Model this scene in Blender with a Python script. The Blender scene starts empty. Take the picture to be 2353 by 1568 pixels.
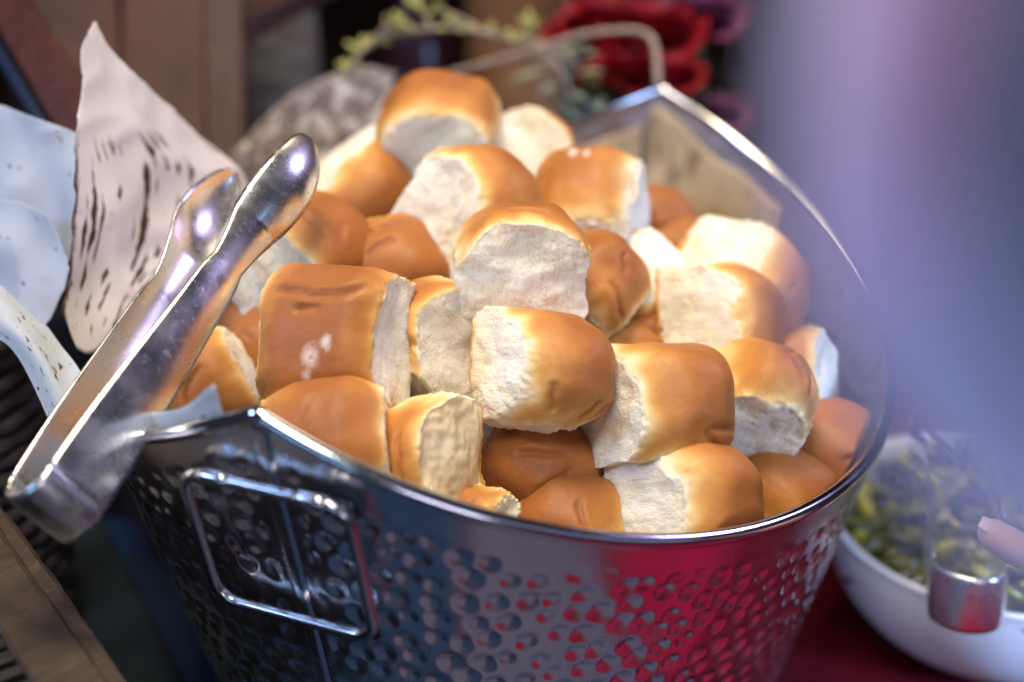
import bpy, bmesh, math, random
import numpy as np
from mathutils import Vector, Matrix

# ------------------------------------------------------------------ camera
PITCH, ROLL, DIST = 0.459, -0.009, 0.75
LENS = 50.0
IW, IH, FPX, OX, OY = 2353.0, 1568.0, 2353.0 * 50 / 36, 10.2, 60.5
FWD = np.array([0, math.cos(PITCH), -math.sin(PITCH)])
_r = np.array([1.0, 0, 0]); _u = np.cross(_r, FWD)
RGT = _r * math.cos(ROLL) + _u * math.sin(ROLL)
UPV = -_r * math.sin(ROLL) + _u * math.cos(ROLL)
CAM = np.array([0, 0, 0.2]) - FWD * DIST


def P(x, y, d):
    """A point of the place, surveyed from the photograph at its own distance d (metres)."""
    return CAM + d * (FWD + RGT * (x - IW / 2 - OX) / FPX - UPV * (y - IH / 2 - OY) / FPX)


def PZ(x, y, z):
    """The point of the place at height z seen at (x, y)."""
    g = P(x, y, 1.0) - CAM
    return CAM + g * (z - CAM[2]) / g[2]


def CV(r, u, t):
    v = RGT * r + UPV * u - FWD * t
    return v / np.linalg.norm(v)


scene = bpy.context.scene
COL = scene.collection
cd = bpy.data.cameras.new("camera")
cam = bpy.data.objects.new("camera", cd)
COL.objects.link(cam)
cd.lens = LENS
cd.sensor_width = 36
cd.clip_start = 0.01
cd.clip_end = 60
cd.shift_x = -OX / IW
cd.shift_y = OY / IW
cd.dof.use_dof = True
cd.dof.focus_distance = 0.605
cd.dof.aperture_fstop = 2.9
cam.matrix_world = Matrix([[RGT[i], UPV[i], -FWD[i], CAM[i]] for i in range(3)] + [[0, 0, 0, 1]])
scene.camera = cam

# ------------------------------------------------------------------ world and lamps
w = bpy.data.worlds.new("World")
scene.world = w
w.use_nodes = True
bg = w.node_tree.nodes["Background"]
bg.inputs[0].default_value = (0.30, 0.32, 0.48, 1)
bg.inputs[1].default_value = 0.075


def area(name, loc, target, size, energy, color, sizey=None, spread=180):
    ld = bpy.data.lights.new(name, 'AREA')
    ld.energy = energy
    ld.color = color
    ld.spread = math.radians(spread)
    ld.shape = 'RECTANGLE' if sizey else 'DISK'
    ld.size = size
    if sizey:
        ld.size_y = sizey
    o = bpy.data.objects.new(name, ld)
    COL.objects.link(o)
    o.location = loc
    o.rotation_euler = (Vector(target) - Vector(loc)).to_track_quat('-Z', 'Y').to_euler()
    return o


area("buffet_lamp", (-0.15, -0.10, 1.5), (0.0, 0.0, 0.27), 0.45, 4.6, (1.0, 0.83, 0.60), spread=90)
area("ceiling_lamp", (-0.05, -1.0, 1.7), (-0.02, -0.05, 0.25), 0.6, 3.1, (1.0, 0.95, 0.92), spread=85)
area("stage_lamp", (-1.4, -0.7, 1.2), (-0.15, 0, 0.25), 0.4, 2.4, (0.36, 0.56, 1.0), spread=80)
area("violet_lamp", (1.5, 0.6, 1.2), (0.15, 0.05, 0.25), 0.5, 2.2, (0.60, 0.54, 1.0), spread=90)
area("sleeve_fill", (-0.55, -1.05, 0.62), tuple(P(2330, 560, .15)), 0.16, 0.15, (0.66, 0.73, 1.0), spread=26)  # unseen narrow fill, added to brighten the sleeve's near side
area("cyan_dimple_fill", (-0.75, -1.7, 0.42), (-0.1, -0.1, 0.2), 0.9, 2.4, (0.30, 0.60, 1.0), sizey=0.14)  # unseen strip added so the dimples catch cyan highlights
area("flower_fill", (0.35, 0.75, 1.3), (0.08, 0.30, 0.25), 0.3, 0.5, (1.0, 0.80, 0.58), spread=60)  # added fill with no visible source, lifts the flowers and background
area("bowl_fill", (1.25, -0.85, 0.55), (0.36, 0.03, 0.05), 0.25, 2.2, (0.30, 0.54, 1.0), spread=34)  # added off-view fill that turns the bowl's front bluer
area("lilac_dimple_fill", (0.45, -1.9, 0.55), (0.05, -0.1, 0.2), 0.7, 4.2, (0.82, 0.78, 1.0), sizey=0.22)  # second added strip, out of view, gives the dimples lavender reflections

scene.view_settings.view_transform = 'Standard'
scene.view_settings.look = 'None'
scene.view_settings.exposure = 0.0
scene.view_settings.gamma = 1.0
scene.view_settings.use_curve_mapping = False
scene.cycles.use_denoising = True
try:
    scene.cycles.denoiser = 'OPENIMAGEDENOISE'
except Exception:
    pass
scene.cycles.max_bounces = 10
scene.cycles.sample_clamp_indirect = 6.0


# ------------------------------------------------------------------ helpers
def link(o, parent=None, label=None, cat=None, group=None, kind=None):
    COL.objects.link(o)
    if parent is not None:
        o.parent = parent
    if label:
        o["label"] = label
    if cat:
        o["category"] = cat
    if group:
        o["group"] = group
    if kind:
        o["kind"] = kind
    return o


def empty(name, loc, label, cat, group=None):
    o = bpy.data.objects.new(name, None)
    o.empty_display_size = 0.02
    o.location = loc
    link(o, None, label, cat, group)
    return o


def mesh(name, V, F, mat, parent=None, smooth=True, uv=None, attr=None, **kw):
    me = bpy.data.meshes.new(name)
    V = np.asarray(V, float)
    if parent is not None:
        V = V - np.array(parent_world(parent))
    me.from_pydata(V.tolist(), [], F if isinstance(F, list) else F.tolist())
    if uv is not None:
        ul = me.uv_layers.new(name="UVMap")
        li = np.zeros(len(me.loops), int)
        me.loops.foreach_get("vertex_index", li)
        ul.data.foreach_set("uv", np.asarray(uv, float)[li].ravel())
    if attr:
        for k, a in attr.items():
            at = me.attributes.new(k, 'FLOAT', 'POINT')
            at.data.foreach_set("value", np.asarray(a, float))
    if smooth:
        me.polygons.foreach_set("use_smooth", [True] * len(me.polygons))
    me.materials.append(mat)
    me.update()
    o = bpy.data.objects.new(name, me)
    link(o, parent, **kw)
    return o


def parent_world(p):
    v = Vector((0, 0, 0))
    while p is not None:
        v = v + p.location
        p = p.parent
    return v


def grid_faces(nu, nv, wrap=False):
    F = []
    mu = nu if wrap else nu - 1
    i, j = np.meshgrid(np.arange(mu), np.arange(nv - 1), indexing='ij')
    i2 = (i + 1) % nu
    return np.stack([i * nv + j, i2 * nv + j, i2 * nv + j + 1, i * nv + j + 1], -1).reshape(-1, 4)


def tube(pts, rad, n=10, closed=False, caps=True):
    pts = np.asarray(pts, float)
    m = len(pts)
    rad = np.ones(m) * rad
    T = np.roll(pts, -1, 0) - np.roll(pts, 1, 0)
    if not closed:
        T[0] = pts[1] - pts[0]; T[-1] = pts[-1] - pts[-2]
    T /= np.linalg.norm(T, axis=1)[:, None] + 1e-12
    N = np.zeros_like(T)
    ref = np.array([0, 0, 1.0]) if abs(T[0, 2]) < 0.9 else np.array([1.0, 0, 0])
    nn = np.cross(T[0], ref); nn /= np.linalg.norm(nn)
    for i in range(m):
        nn = nn - T[i] * (nn @ T[i]); nn /= np.linalg.norm(nn)
        N[i] = nn
    B = np.cross(T, N)
    a = np.linspace(0, 2 * np.pi, n, endpoint=False)
    V = (pts[:, None] + rad[:, None, None] * (np.cos(a)[None, :, None] * N[:, None] + np.sin(a)[None, :, None] * B[:, None])).reshape(-1, 3)
    F = []
    for i in range(m if closed else m - 1):
        i2 = (i + 1) % m
        for k in range(n):
            k2 = (k + 1) % n
            F.append([i * n + k, i * n + k2, i2 * n + k2, i2 * n + k])
    if not closed and caps:
        F.append(list(range(n))[::-1])
        F.append([(m - 1) * n + k for k in range(n)])
    return V, F


def smooth_path(ctrl, n):
    """Catmull-Rom through the control points."""
    c = np.asarray(ctrl, float)
    c = np.vstack([2 * c[0] - c[1], c, 2 * c[-1] - c[-2]])
    t = np.linspace(0, len(c) - 3 - 1e-6, n)
    i = t.astype(int); f = (t - i)[:, None]
    p0, p1, p2, p3 = c[i], c[i + 1], c[i + 2], c[i + 3]
    return 0.5 * (2 * p1 + (p2 - p0) * f + (2 * p0 - 5 * p1 + 4 * p2 - p3) * f ** 2 + (3 * p1 - p0 - 3 * p2 + p3) * f ** 3)


def merge(parts):
    V, F, k = [], [], 0
    for v, f in parts:
        V.append(np.asarray(v))
        F += [[q + k for q in fa] for fa in (f if isinstance(f, list) else f.tolist())]
        k += len(v)
    return np.vstack(V), F


def beam(p0, p1, wdir, width, thick, nl=40, bev=0.0015, grooves=(), seed=0):
    """A board between two points; wdir is across its width; grooves are (offset, width, depth) along it."""
    p0, p1, wdir = (np.asarray(q, float) for q in (p0, p1, wdir))
    L = p1 - p0; ln = np.linalg.norm(L); T = L / ln
    Wd = wdir - T * (wdir @ T); Wd /= np.linalg.norm(Wd)
    N = np.cross(Wd, T)
    h, t = width / 2, thick / 2
    prof = [(-h + bev, -t), (-h, -t + bev), (-h, t - bev), (-h + bev, t)]
    for (o, gw, gd) in sorted(grooves):
        prof += [(o - gw / 2, t), (o - gw / 4, t - gd), (o + gw / 4, t - gd), (o + gw / 2, t)]
    prof += [(h - bev, t), (h, t - bev), (h, -t + bev), (h - bev, -t)]
    prof = np.array(prof)
    m = len(prof)
    s = np.linspace(0, ln, nl)
    rnd = np.random.RandomState(seed)
    wob = np.cumsum(rnd.randn(nl, m, 2), 0); wob -= np.linspace(0, 1, nl)[:, None, None] * wob[-1:]
    wob *= 0.00018
    V = p0 + s[:, None, None] * T + (prof[None, :, :1] + wob[..., :1]) * Wd + (prof[None, :, 1:] + wob[..., 1:]) * N
    V = V.reshape(-1, 3)
    F = []
    for i in range(nl - 1):
        for k in range(m):
            k2 = (k + 1) % m
            F.append([i * m + k, i * m + k2, (i + 1) * m + k2, (i + 1) * m + k])
    F.append(list(range(m))[::-1]); F.append([(nl - 1) * m + k for k in range(m)])
    return V, F


def vnoise(p, seed=0):
    """Smooth value noise in numpy, -1..1."""
    p = np.asarray(p, float)
    i = np.floor(p).astype(np.int64); f = p - i
    f = f * f * f * (f * (f * 6 - 15) + 10)
    def h(dx, dy, dz):
        n = (i[:, 0] + dx) * 374761393 + (i[:, 1] + dy) * 668265263 + (i[:, 2] + dz) * 2147483647 + seed * 974711
        n = (n ^ (n >> 13)) * 1274126177
        n = n & 0x7fffffff
        n = (n ^ (n >> 16)) & 0xffff
        return n / 32767.5 - 1
    x, y, z = f[:, 0], f[:, 1], f[:, 2]
    a = h(0, 0, 0) * (1 - x) + h(1, 0, 0) * x
    b = h(0, 1, 0) * (1 - x) + h(1, 1, 0) * x
    c = h(0, 0, 1) * (1 - x) + h(1, 0, 1) * x
    d = h(0, 1, 1) * (1 - x) + h(1, 1, 1) * x
    return (a * (1 - y) + b * y) * (1 - z) + (c * (1 - y) + d * y) * z


def fbm(p, seed=0, o=3):
    r = 0; a = 1; t = 0
    for k in range(o):
        r = r + a * vnoise(np.asarray(p) * 2 ** k + 17.3 * k, seed + k); t += a; a *= 0.5
    return r / t


def sstep(a, b, x):
    t = np.clip((x - a) / (b - a), 0, 1)
    return t * t * (3 - 2 * t)


# ------------------------------------------------------------------ materials
class NT:
    def __init__(self, name):
        self.m = bpy.data.materials.new(name)
        self.m.use_nodes = True
        self.t = self.m.node_tree
        self.b = self.t.nodes["Principled BSDF"]

    def n(self, typ, **kw):
        nd = self.t.nodes.new(typ)
        for k, v in kw.items():
            if k.startswith('i_'):
                key = k[2:]
                nd.inputs[int(key) if key.isdigit() else key.replace('_', ' ')].default_value = v
            else:
                setattr(nd, k, v)
        return nd

    def l(self, a, b):
        self.t.links.new(a, b)

    def set(self, **kw):
        for k, v in kw.items():
            self.b.inputs[k.replace('_', ' ')].default_value = v

    def coord(self, scale=(1, 1, 1), out='Object', rot=(0, 0, 0)):
        tc = self.n('ShaderNodeTexCoord'); mp = self.n('ShaderNodeMapping')
        mp.inputs['Scale'].default_value = scale
        mp.inputs['Rotation'].default_value = rot
        self.l(tc.outputs[out], mp.inputs[0])
        return mp.outputs[0]

    def noise(self, vec, scale, detail=4, rough=0.55):
        nd = self.n('ShaderNodeTexNoise', i_Scale=scale, i_Detail=detail, i_Roughness=rough)
        self.l(vec, nd.inputs['Vector'])
        return nd.outputs['Fac']

    def ramp(self, fac, stops, interp='LINEAR'):
        nd = self.n('ShaderNodeValToRGB')
        nd.color_ramp.interpolation = interp
        el = nd.color_ramp.elements
        while len(el) < len(stops):
            el.new(0.5)
        for e, (p, c) in zip(el, stops):
            e.position = p
            e.color = (*c, 1) if len(c) == 3 else c
        self.l(fac, nd.inputs[0])
        return nd.outputs[0]

    def math(self, op, a, b=None, clamp=False):
        nd = self.n('ShaderNodeMath', operation=op, use_clamp=clamp)
        for k, v in enumerate((a, b)):
            if v is None:
                continue
            if isinstance(v, (int, float)):
                nd.inputs[k].default_value = v
            else:
                self.l(v, nd.inputs[k])
        return nd.outputs[0]

    def mix(self, f, a, b, mode='MIX'):
        nd = self.n('ShaderNodeMix', data_type='RGBA', blend_type=mode)
        for k, v in ((0, f), (6, a), (7, b)):
            if isinstance(v, (int, float)):
                nd.inputs[k].default_value = v
            elif isinstance(v, tuple):
                nd.inputs[k].default_value = (*v, 1)
            else:
                self.l(v, nd.inputs[k])
        return nd.outputs[2]

    def bump(self, h, strength, dist):
        nd = self.n('ShaderNodeBump', i_Strength=strength, i_Distance=dist)
        self.l(h, nd.inputs['Height'])
        self.l(nd.outputs[0], self.b.inputs['Normal'])


def mat_bread():
    m = NT("bread")
    at = m.n('ShaderNodeAttribute', attribute_name='crust').outputs['Fac']
    cr = m.n('ShaderNodeAttribute', attribute_name='crease').outputs['Fac']
    co = m.coord()
    oi = m.n('ShaderNodeObjectInfo').outputs['Random']
    n1 = m.noise(co, 28, 2); n2 = m.noise(co, 260, 4, .65); n3 = m.noise(co, 900, 3, .7)
    f = m.math('ADD', at, m.math('MULTIPLY', m.math('SUBTRACT', n1, .5), .34))
    f = m.math('ADD', f, m.math('MULTIPLY', m.math('SUBTRACT', oi, .5), .16))
    f = m.math('ADD', f, m.math('MULTIPLY', m.math('SUBTRACT', n2, .5), .11))
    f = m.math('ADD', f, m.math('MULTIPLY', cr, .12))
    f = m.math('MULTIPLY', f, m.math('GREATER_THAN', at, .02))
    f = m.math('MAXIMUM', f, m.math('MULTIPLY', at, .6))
    crust = m.ramp(f, [(0, (.84, .77, .63)), (.12, (.84, .72, .48)), (.24, (.78, .54, .23)), (.42, (.66, .345, .095)),
                       (.64, (.50, .205, .050)), (1, (.33, .115, .030))])
    fib = m.noise(m.coord(scale=(1, 1, .3)), 520, 4, .7)
    crumb = m.ramp(m.math('ADD', m.math('MULTIPLY', m.math('ADD', m.math('MULTIPLY', n3, .4), m.math('MULTIPLY', fib, .6)), .62), m.math('MULTIPLY', m.noise(co, 70, 2), .38)),
                   [(.34, (.64, .53, .35)), (.46, (.83, .76, .60)), (.60, (.90, .86, .76))])
    pore = m.n('ShaderNodeTexVoronoi', i_Scale=430.0)
    m.l(co, pore.inputs['Vector'])
    pk = m.math('MULTIPLY', m.math('SUBTRACT', .36, pore.outputs['Distance']), 4.0, True)
    pk = m.math('MULTIPLY', pk, m.math('MULTIPLY', m.math('SUBTRACT', m.noise(co, 120, 3), .42), 5, True))
    crumb = m.mix(m.math('MULTIPLY', pk, .25), crumb, (.56, .43, .25))
    k = m.math('MULTIPLY', at, 8, True)
    col = m.mix(k, crumb, crust)
    # a dusting of flour
    fl = m.math('MULTIPLY', m.math('MULTIPLY', m.math('SUBTRACT', m.noise(co, 95, 5, .75), .69), 12, True), .55)
    fa = m.n('ShaderNodeAttribute', attribute_name='flour').outputs['Fac']
    fa = m.math('MULTIPLY', m.math('SUBTRACT', m.math('MULTIPLY', fa, m.noise(co, 210, 5, .75)), .22), 2.6, True)
    fl = m.math('MAXIMUM', fl, m.math('MULTIPLY', fa, .75))
    col = m.mix(fl, col, (.84, .79, .72))
    m.l(col, m.b.inputs['Base Color'])
    ro = m.ramp(k, [(0, (.95,) * 3), (1, (.48,) * 3)])
    m.l(ro, m.b.inputs['Roughness'])
    sp = m.ramp(k, [(0, (.1,) * 3), (1, (.30,) * 3)])
    m.l(sp, m.b.inputs['Specular IOR Level'])
    m.l(m.ramp(k, [(0, (.7,) * 3), (1, (.25,) * 3)]), m.b.inputs['Subsurface Weight'])
    m.set(Subsurface_Scale=.006, Subsurface_Radius=(1, .7, .4))
    cell = m.n('ShaderNodeTexVoronoi', i_Scale=520.0)
    m.l(co, cell.inputs['Vector'])
    hc = m.math('ADD', m.math('ADD', m.math('ADD', m.math('MULTIPLY', n3, .5), m.math('MULTIPLY', fib, 1.2)), m.math('MULTIPLY', pk, -.5)), m.math('MULTIPLY', n2, 1.3))
    hh = m.mix(k, hc, m.math('ADD', m.math('MULTIPLY', m.noise(co, 380, 3), .25), m.math('MULTIPLY', m.noise(co, 120, 5, .65), .62)))
    m.bump(hh, .7, .0012)
    return m.m


def mat_steel(name, col=(.62, .62, .64), rough=.16, spots=0.0):
    m = NT(name)
    m.set(Metallic=1.0)
    co = m.coord()
    n = m.noise(co, 60, 5, .6)
    r = m.ramp(n, [(.3, (rough * .8,) * 3), (.75, (rough * 1.5,) * 3)])
    if spots:
        s = m.noise(co, 330, 4, .7)
        sm = m.math('MULTIPLY', m.math('SUBTRACT', s, .57), 9, True)
        r = m.mix(m.math('MULTIPLY', sm, spots), r, (.55, .55, .55))
        c = m.mix(m.math('MULTIPLY', sm, spots * .5), col, (.8, .8, .82))
        m.l(c, m.b.inputs['Base Color'])
    else:
        m.set(Base_Color=(*col, 1))
    m.l(r, m.b.inputs['Roughness'])
    m.bump(n, .06, .001)
    return m.m


def mat_paper(name, base, mode, ink=(.075, .030, .014)):
    """Parchment with flat scorched-looking print; UV is 0..1 over the sheet."""
    m = NT(name)
    uv = m.coord(out='UV')
    ob = m.coord()
    blot = m.noise(ob, 28, 4)
    col = m.ramp(blot, [(.3, tuple(c * .86 for c in base)), (.7, base)])
    def streaks(sc, th, lo, hi, sharp=14):
        mp = m.n('ShaderNodeMapping'); mp.inputs['Scale'].default_value = sc
        m.l(uv, mp.inputs[0])
        n = m.noise(mp.outputs[0], 1.0, 3, .6)
        k = m.math('MULTIPLY', m.math('SUBTRACT', n, th), sharp, True)
        sx = m.n('ShaderNodeSeparateXYZ'); m.l(uv, sx.inputs[0])
        v = sx.outputs['Y']
        band = m.math('MULTIPLY', m.math('MULTIPLY', m.math('SUBTRACT', v, lo), 18, True),
                      m.math('MULTIPLY', m.math('SUBTRACT', hi, v), 18, True))
        return m.math('MULTIPLY', k, band), sx
    if mode == 'tall':
        _, sx = streaks((32, 6, 1), .58, .02, .58, 24)
        wob = m.math('MULTIPLY', m.math('SUBTRACT', m.noise(uv, 24, 3), .5), .05)
        cu = m.math('MULTIPLY', m.math('ADD', sx.outputs['X'], wob), 17.0)
        col_i = m.math('FLOOR', cu); fr = m.math('FRACT', cu)
        cb = m.n('ShaderNodeCombineXYZ')
        m.l(m.math('MULTIPLY', col_i, 7.31), cb.inputs[0]); m.l(m.math('MULTIPLY', sx.outputs['Y'], 7.0), cb.inputs[1])
        on = m.math('MULTIPLY', m.math('SUBTRACT', m.noise(cb.outputs[0], 1.0, 2), .50), 2.6, True)
        wid = m.math('SUBTRACT', on, m.math('ABSOLUTE', m.math('SUBTRACT', fr, .5)))
        a = m.math('MULTIPLY', wid, 12, True)
        a = m.math('MULTIPLY', a, m.math('MULTIPLY', m.math('SUBTRACT', .56, sx.outputs['Y']), 14, True))
        b, _ = streaks((9, 40, 1), .66, .10, .95)
        ragged = m.noise(uv, 16, 4, .7)
        e = m.math('MULTIPLY', m.math('SUBTRACT', m.math('MULTIPLY', ragged, .055), sx.outputs['X']), 60, True)
        lowpart = m.math('MULTIPLY', m.math('SUBTRACT', .62, sx.outputs['Y']), 8, True)
        k = m.math('MAXIMUM', m.math('MAXIMUM', a, m.math('MULTIPLY', b, .35)), m.math('MULTIPLY', e, lowpart))
    elif mode == 'sparse':
        a, sx = streaks((4, 5, 1), .64, .0, 1.0, 14)
        k = m.math('MULTIPLY', a, .9)
    elif mode == 'strip':
        a, sx = streaks((7, 9, 1), .60, .0, 1.0, 20)
        k = a
    elif mode == 'blocks':
        mp = m.n('ShaderNodeMapping'); mp.inputs['Scale'].default_value = (1, 1, 1)
        m.l(uv, mp.inputs[0])
        br = m.n('ShaderNodeTexBrick', i_Scale=9.0)
        br.inputs['Mortar Size'].default_value = .11
        br.inputs['Color1'].default_value = (0, 0, 0, 1); br.inputs['Color2'].default_value = (.1, .1, .1, 1)
        br.inputs['Mortar'].default_value = (1, 1, 1, 1)
        m.l(mp.outputs[0], br.inputs['Vector'])
        n = m.noise(uv, 11, 4)
        k = m.math('MULTIPLY', m.math('MULTIPLY', br.outputs['Color'], m.math('MULTIPLY', m.math('SUBTRACT', n, .35), 6, True)), .9)
    else:
        a, sx = streaks((7, 3, 1), .52, .0, 1.0, 7)
        k = m.math('MULTIPLY', a, .75)
    halo = m.math('MULTIPLY', k, 1.0)
    col = m.mix(halo, col, ink)
    m.l(col, m.b.inputs['Base Color'])
    m.set(Roughness=.55, Specular_IOR_Level=.35)
    fib = m.noise(ob, 420, 4, .7)
    m.bump(fib, .12, .0006)
    tr = m.n('ShaderNodeBsdfTranslucent'); m.l(col, tr.inputs[0])
    mx = m.n('ShaderNodeMixShader'); mx.inputs[0].default_value = .22
    out = m.t.nodes['Material Output']
    m.l(m.b.outputs[0], mx.inputs[1]); m.l(tr.outputs[0], mx.inputs[2]); m.l(mx.outputs[0], out.inputs['Surface'])
    return m.m


def mat_wood(name, c0, c1, axis_scale=(40, 40, 3), rough=.5):
    m = NT(name)
    co = m.coord(scale=axis_scale)
    n = m.noise(co, 1.6, 6, .65)
    f = m.noise(m.coord(), 240, 3, .7)
    col = m.ramp(n, [(.3, c0), (.7, c1)])
    col = m.mix(m.math('MULTIPLY', m.math('SUBTRACT', f, .55), 3, True), col, tuple(c * .35 for c in c0))
    m.l(col, m.b.inputs['Base Color'])
    m.set(Roughness=rough)
    m.bump(n, .5, .002)
    return m.m


def mat_plain(name, c0, c1=None, rough=.6, scale=60, bump=.2, sheen=0, sss=0, spec=.4):
    m = NT(name)
    c1 = c1 or tuple(min(1, c * 1.3) for c in c0)
    co = m.coord()
    n = m.noise(co, scale, 4)
    m.l(m.ramp(n, [(.3, c0), (.7, c1)]), m.b.inputs['Base Color'])
    m.set(Roughness=rough, Sheen_Weight=sheen, Specular_IOR_Level=spec)
    if sss:
        m.set(Subsurface_Weight=sss, Subsurface_Scale=.006)
    m.bump(m.noise(co, scale * 6, 3), bump, .001)
    return m.m


def mat_cloth(name, c0, c1, weave=900):
    m = NT(name)
    co = m.coord()
    wv = m.n('ShaderNodeTexChecker', i_Scale=weave); m.l(co, wv.inputs['Vector'])
    n = m.noise(co, 30, 4)
    m.l(m.ramp(n, [(.3, c0), (.7, c1)]), m.b.inputs['Base Color'])
    m.set(Roughness=.9, Specular_IOR_Level=.1)
    m.bump(m.math('ADD', wv.outputs['Fac'], n), .25, .0006)
    return m.m


M = {}
M['bread'] = mat_bread()
M['tub'] = mat_steel("hammered_steel", (.74, .74, .76), .21)
M['tubin'] = mat_steel("brushed_steel", (.58, .56, .57), .30)
M['rim'] = mat_steel("polished_steel", (.72, .72, .75), .13)
M['tongs'] = mat_steel("spotted_steel", (.88, .86, .84), .25, .4)
M['wire'] = mat_steel("wire_steel", (.50, .49, .52), .2)

# ------------------------------------------------------------------ the setting
M['redcloth'] = mat_cloth("red_tablecloth", (.065, .001, .004), (.105, .002, .007))
M['darkwood'] = mat_wood("dark_table_wood", (.030, .014, .009), (.060, .028, .017), (3, 30, 30))
M['wall'] = mat_plain("dim_wall", (.020, .012, .010), (.045, .026, .018), .9, 3, .1)

V, F = beam((-1.6, 0.95, -0.032), (1.9, 0.95, -0.032), (0, 1, 0), 3.3, 0.06, 30, .004)
mesh("table", V, F, M['darkwood'], None, False, kind='structure')
nx, ny = 140, 90
gx, gy = np.meshgrid(np.linspace(-.75, 1.0, nx), np.linspace(-.60, .36, ny), indexing='ij')
pp = np.stack([gx.ravel(), gy.ravel(), np.zeros(nx * ny)], -1)
zz = 0.003 + 0.0035 * np.maximum(0, fbm(pp * 9 + 3, 5, 3))
mesh("tablecloth", np.stack([pp[:, 0], pp[:, 1], zz], -1), grid_faces(nx, ny), M['redcloth'], None, True, kind='structure')
M['crimson'] = mat_cloth("crimson_reflection_sheet", (.22, .003, .022), (.31, .005, .034))
M['navy'] = mat_cloth("navy_shade_sheet", (.012, .028, .066), (.022, .046, .10))
def flat_cloth(name, x0, x1, y0, y1, z, mat):
    nx, ny = 60, 40
    gx, gy = np.meshgrid(np.linspace(x0, x1, nx), np.linspace(y0, y1, ny), indexing='ij')
    pp = np.stack([gx.ravel(), gy.ravel(), np.zeros(nx * ny)], -1)
    return mesh(name, np.stack([pp[:, 0], pp[:, 1], z + .003 * np.maximum(0, fbm(pp * 12 + 3, 6, 3))], -1), grid_faces(nx, ny), mat, None, True, kind='structure')
M['lilac'] = mat_cloth("lilac_reflection_sheet", (.085, .08, .115), (.12, .11, .155))
flat_cloth("shade_sheet", -.62, -.045, -.58, .34, .011, M['navy'])  # added dark sheet: stands in for table shade and the tub's navy reflection
flat_cloth("reflection_sheet", -.035, .125, -.56, -.17, .011, M['lilac'])  # out-of-view sheet added so the tub front reflects lavender
flat_cloth("reflection_sheet", .14, .36, -.56, -.17, .011, M['crimson'])  # out-of-view sheet added for the red reflection in the tub
mesh("wall", [(-9, 3.2, -1), (9, 3.2, -1), (9, 3.2, 4), (-9, 3.2, 4)], [[0, 1, 2, 3]], M['wall'], None, False, kind='structure')

# ------------------------------------------------------------------ the hammered tub
TA, TB, TPHI, TH, TDH, TTAP, TK = .237, .192, 1.16, .20, .088, .257, 1.015
cph, sph = math.cos(TPHI), math.sin(TPHI)


def rim_z(th):
    return TH + TDH * np.maximum(0, 1 - np.abs(np.sin(th))) ** TK


def tub_pt(th, f, off=0.0):
    """Point of the tub wall at angle th, fraction f down from the rim, off metres outward."""
    sc = 1 - TTAP * f
    x, y = TA * np.cos(th), TB * np.sin(th)
    nx_, ny_ = np.cos(th) / TA, np.sin(th) / TB
    nl = np.sqrt(nx_ ** 2 + ny_ ** 2)
    x = x * sc + off * nx_ / nl; y = y * sc + off * ny_ / nl
    return np.stack([x * cph - y * sph, x * sph + y * cph, rim_z(th) * (1 - f) + 0.004 * f], -1)


def dimples(s, z, pitch=.0136, seed=3):
    row = np.floor(z / (pitch * .866)).astype(int)
    best = np.full(s.shape, 9.0); rad = np.full(s.shape, .005)
    for dr in (-1, 0, 1):
        r = row + dr
        col = np.floor(s / pitch - .5 * (r & 1)).astype(int)
        for dc in (-1, 0, 1):
            c = col + dc
            hsh = (r * 73856093 ^ c * 19349663) & 0xffff
            j1 = ((hsh * 7919) & 0xff) / 255 - .5; j2 = ((hsh * 104729) & 0xff) / 255 - .5; j3 = ((hsh * 31337) & 0xff) / 255
            cx = (c + .5 + .5 * (r & 1) + .45 * j1) * pitch
            cz = (r + .5 + .45 * j2) * pitch * .866
            d = np.hypot(s - cx, z - cz); R = .0050 + .0017 * j3
            m = d / R < best
            best = np.where(m, d / R, best); rad = np.where(m, R, rad)
    t = np.clip(1 - best ** 2, 0, 1)
    return .00155 * t ** 1.4 * (rad / .005)


def tub_shell(nth, nz, off, sgn):
    th = np.linspace(0, 2 * np.pi, nth, endpoint=False)
    f = np.linspace(0.0, 1, nz)
    TH_, FF = np.meshgrid(th, f, indexing='ij')
    arc = np.concatenate([[0], np.cumsum(np.hypot(*np.diff(np.stack([TA * np.cos(th), TB * np.sin(th)]), axis=1)))])
    S = np.repeat(arc[:, None], nz, 1)
    Z = rim_z(TH_) * (1 - FF)
    depth = rim_z(TH_) * FF
    dm = dimples(S, Z)
    mask = sstep(.014, .024, depth)
    seam = np.abs(np.sin(TH_)) * TB
    mask = mask * sstep(.007, .012, seam)
    return tub_pt(TH_, FF, off - dm * mask * sgn).reshape(-1, 3), grid_faces(nth, nz, True)


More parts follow.
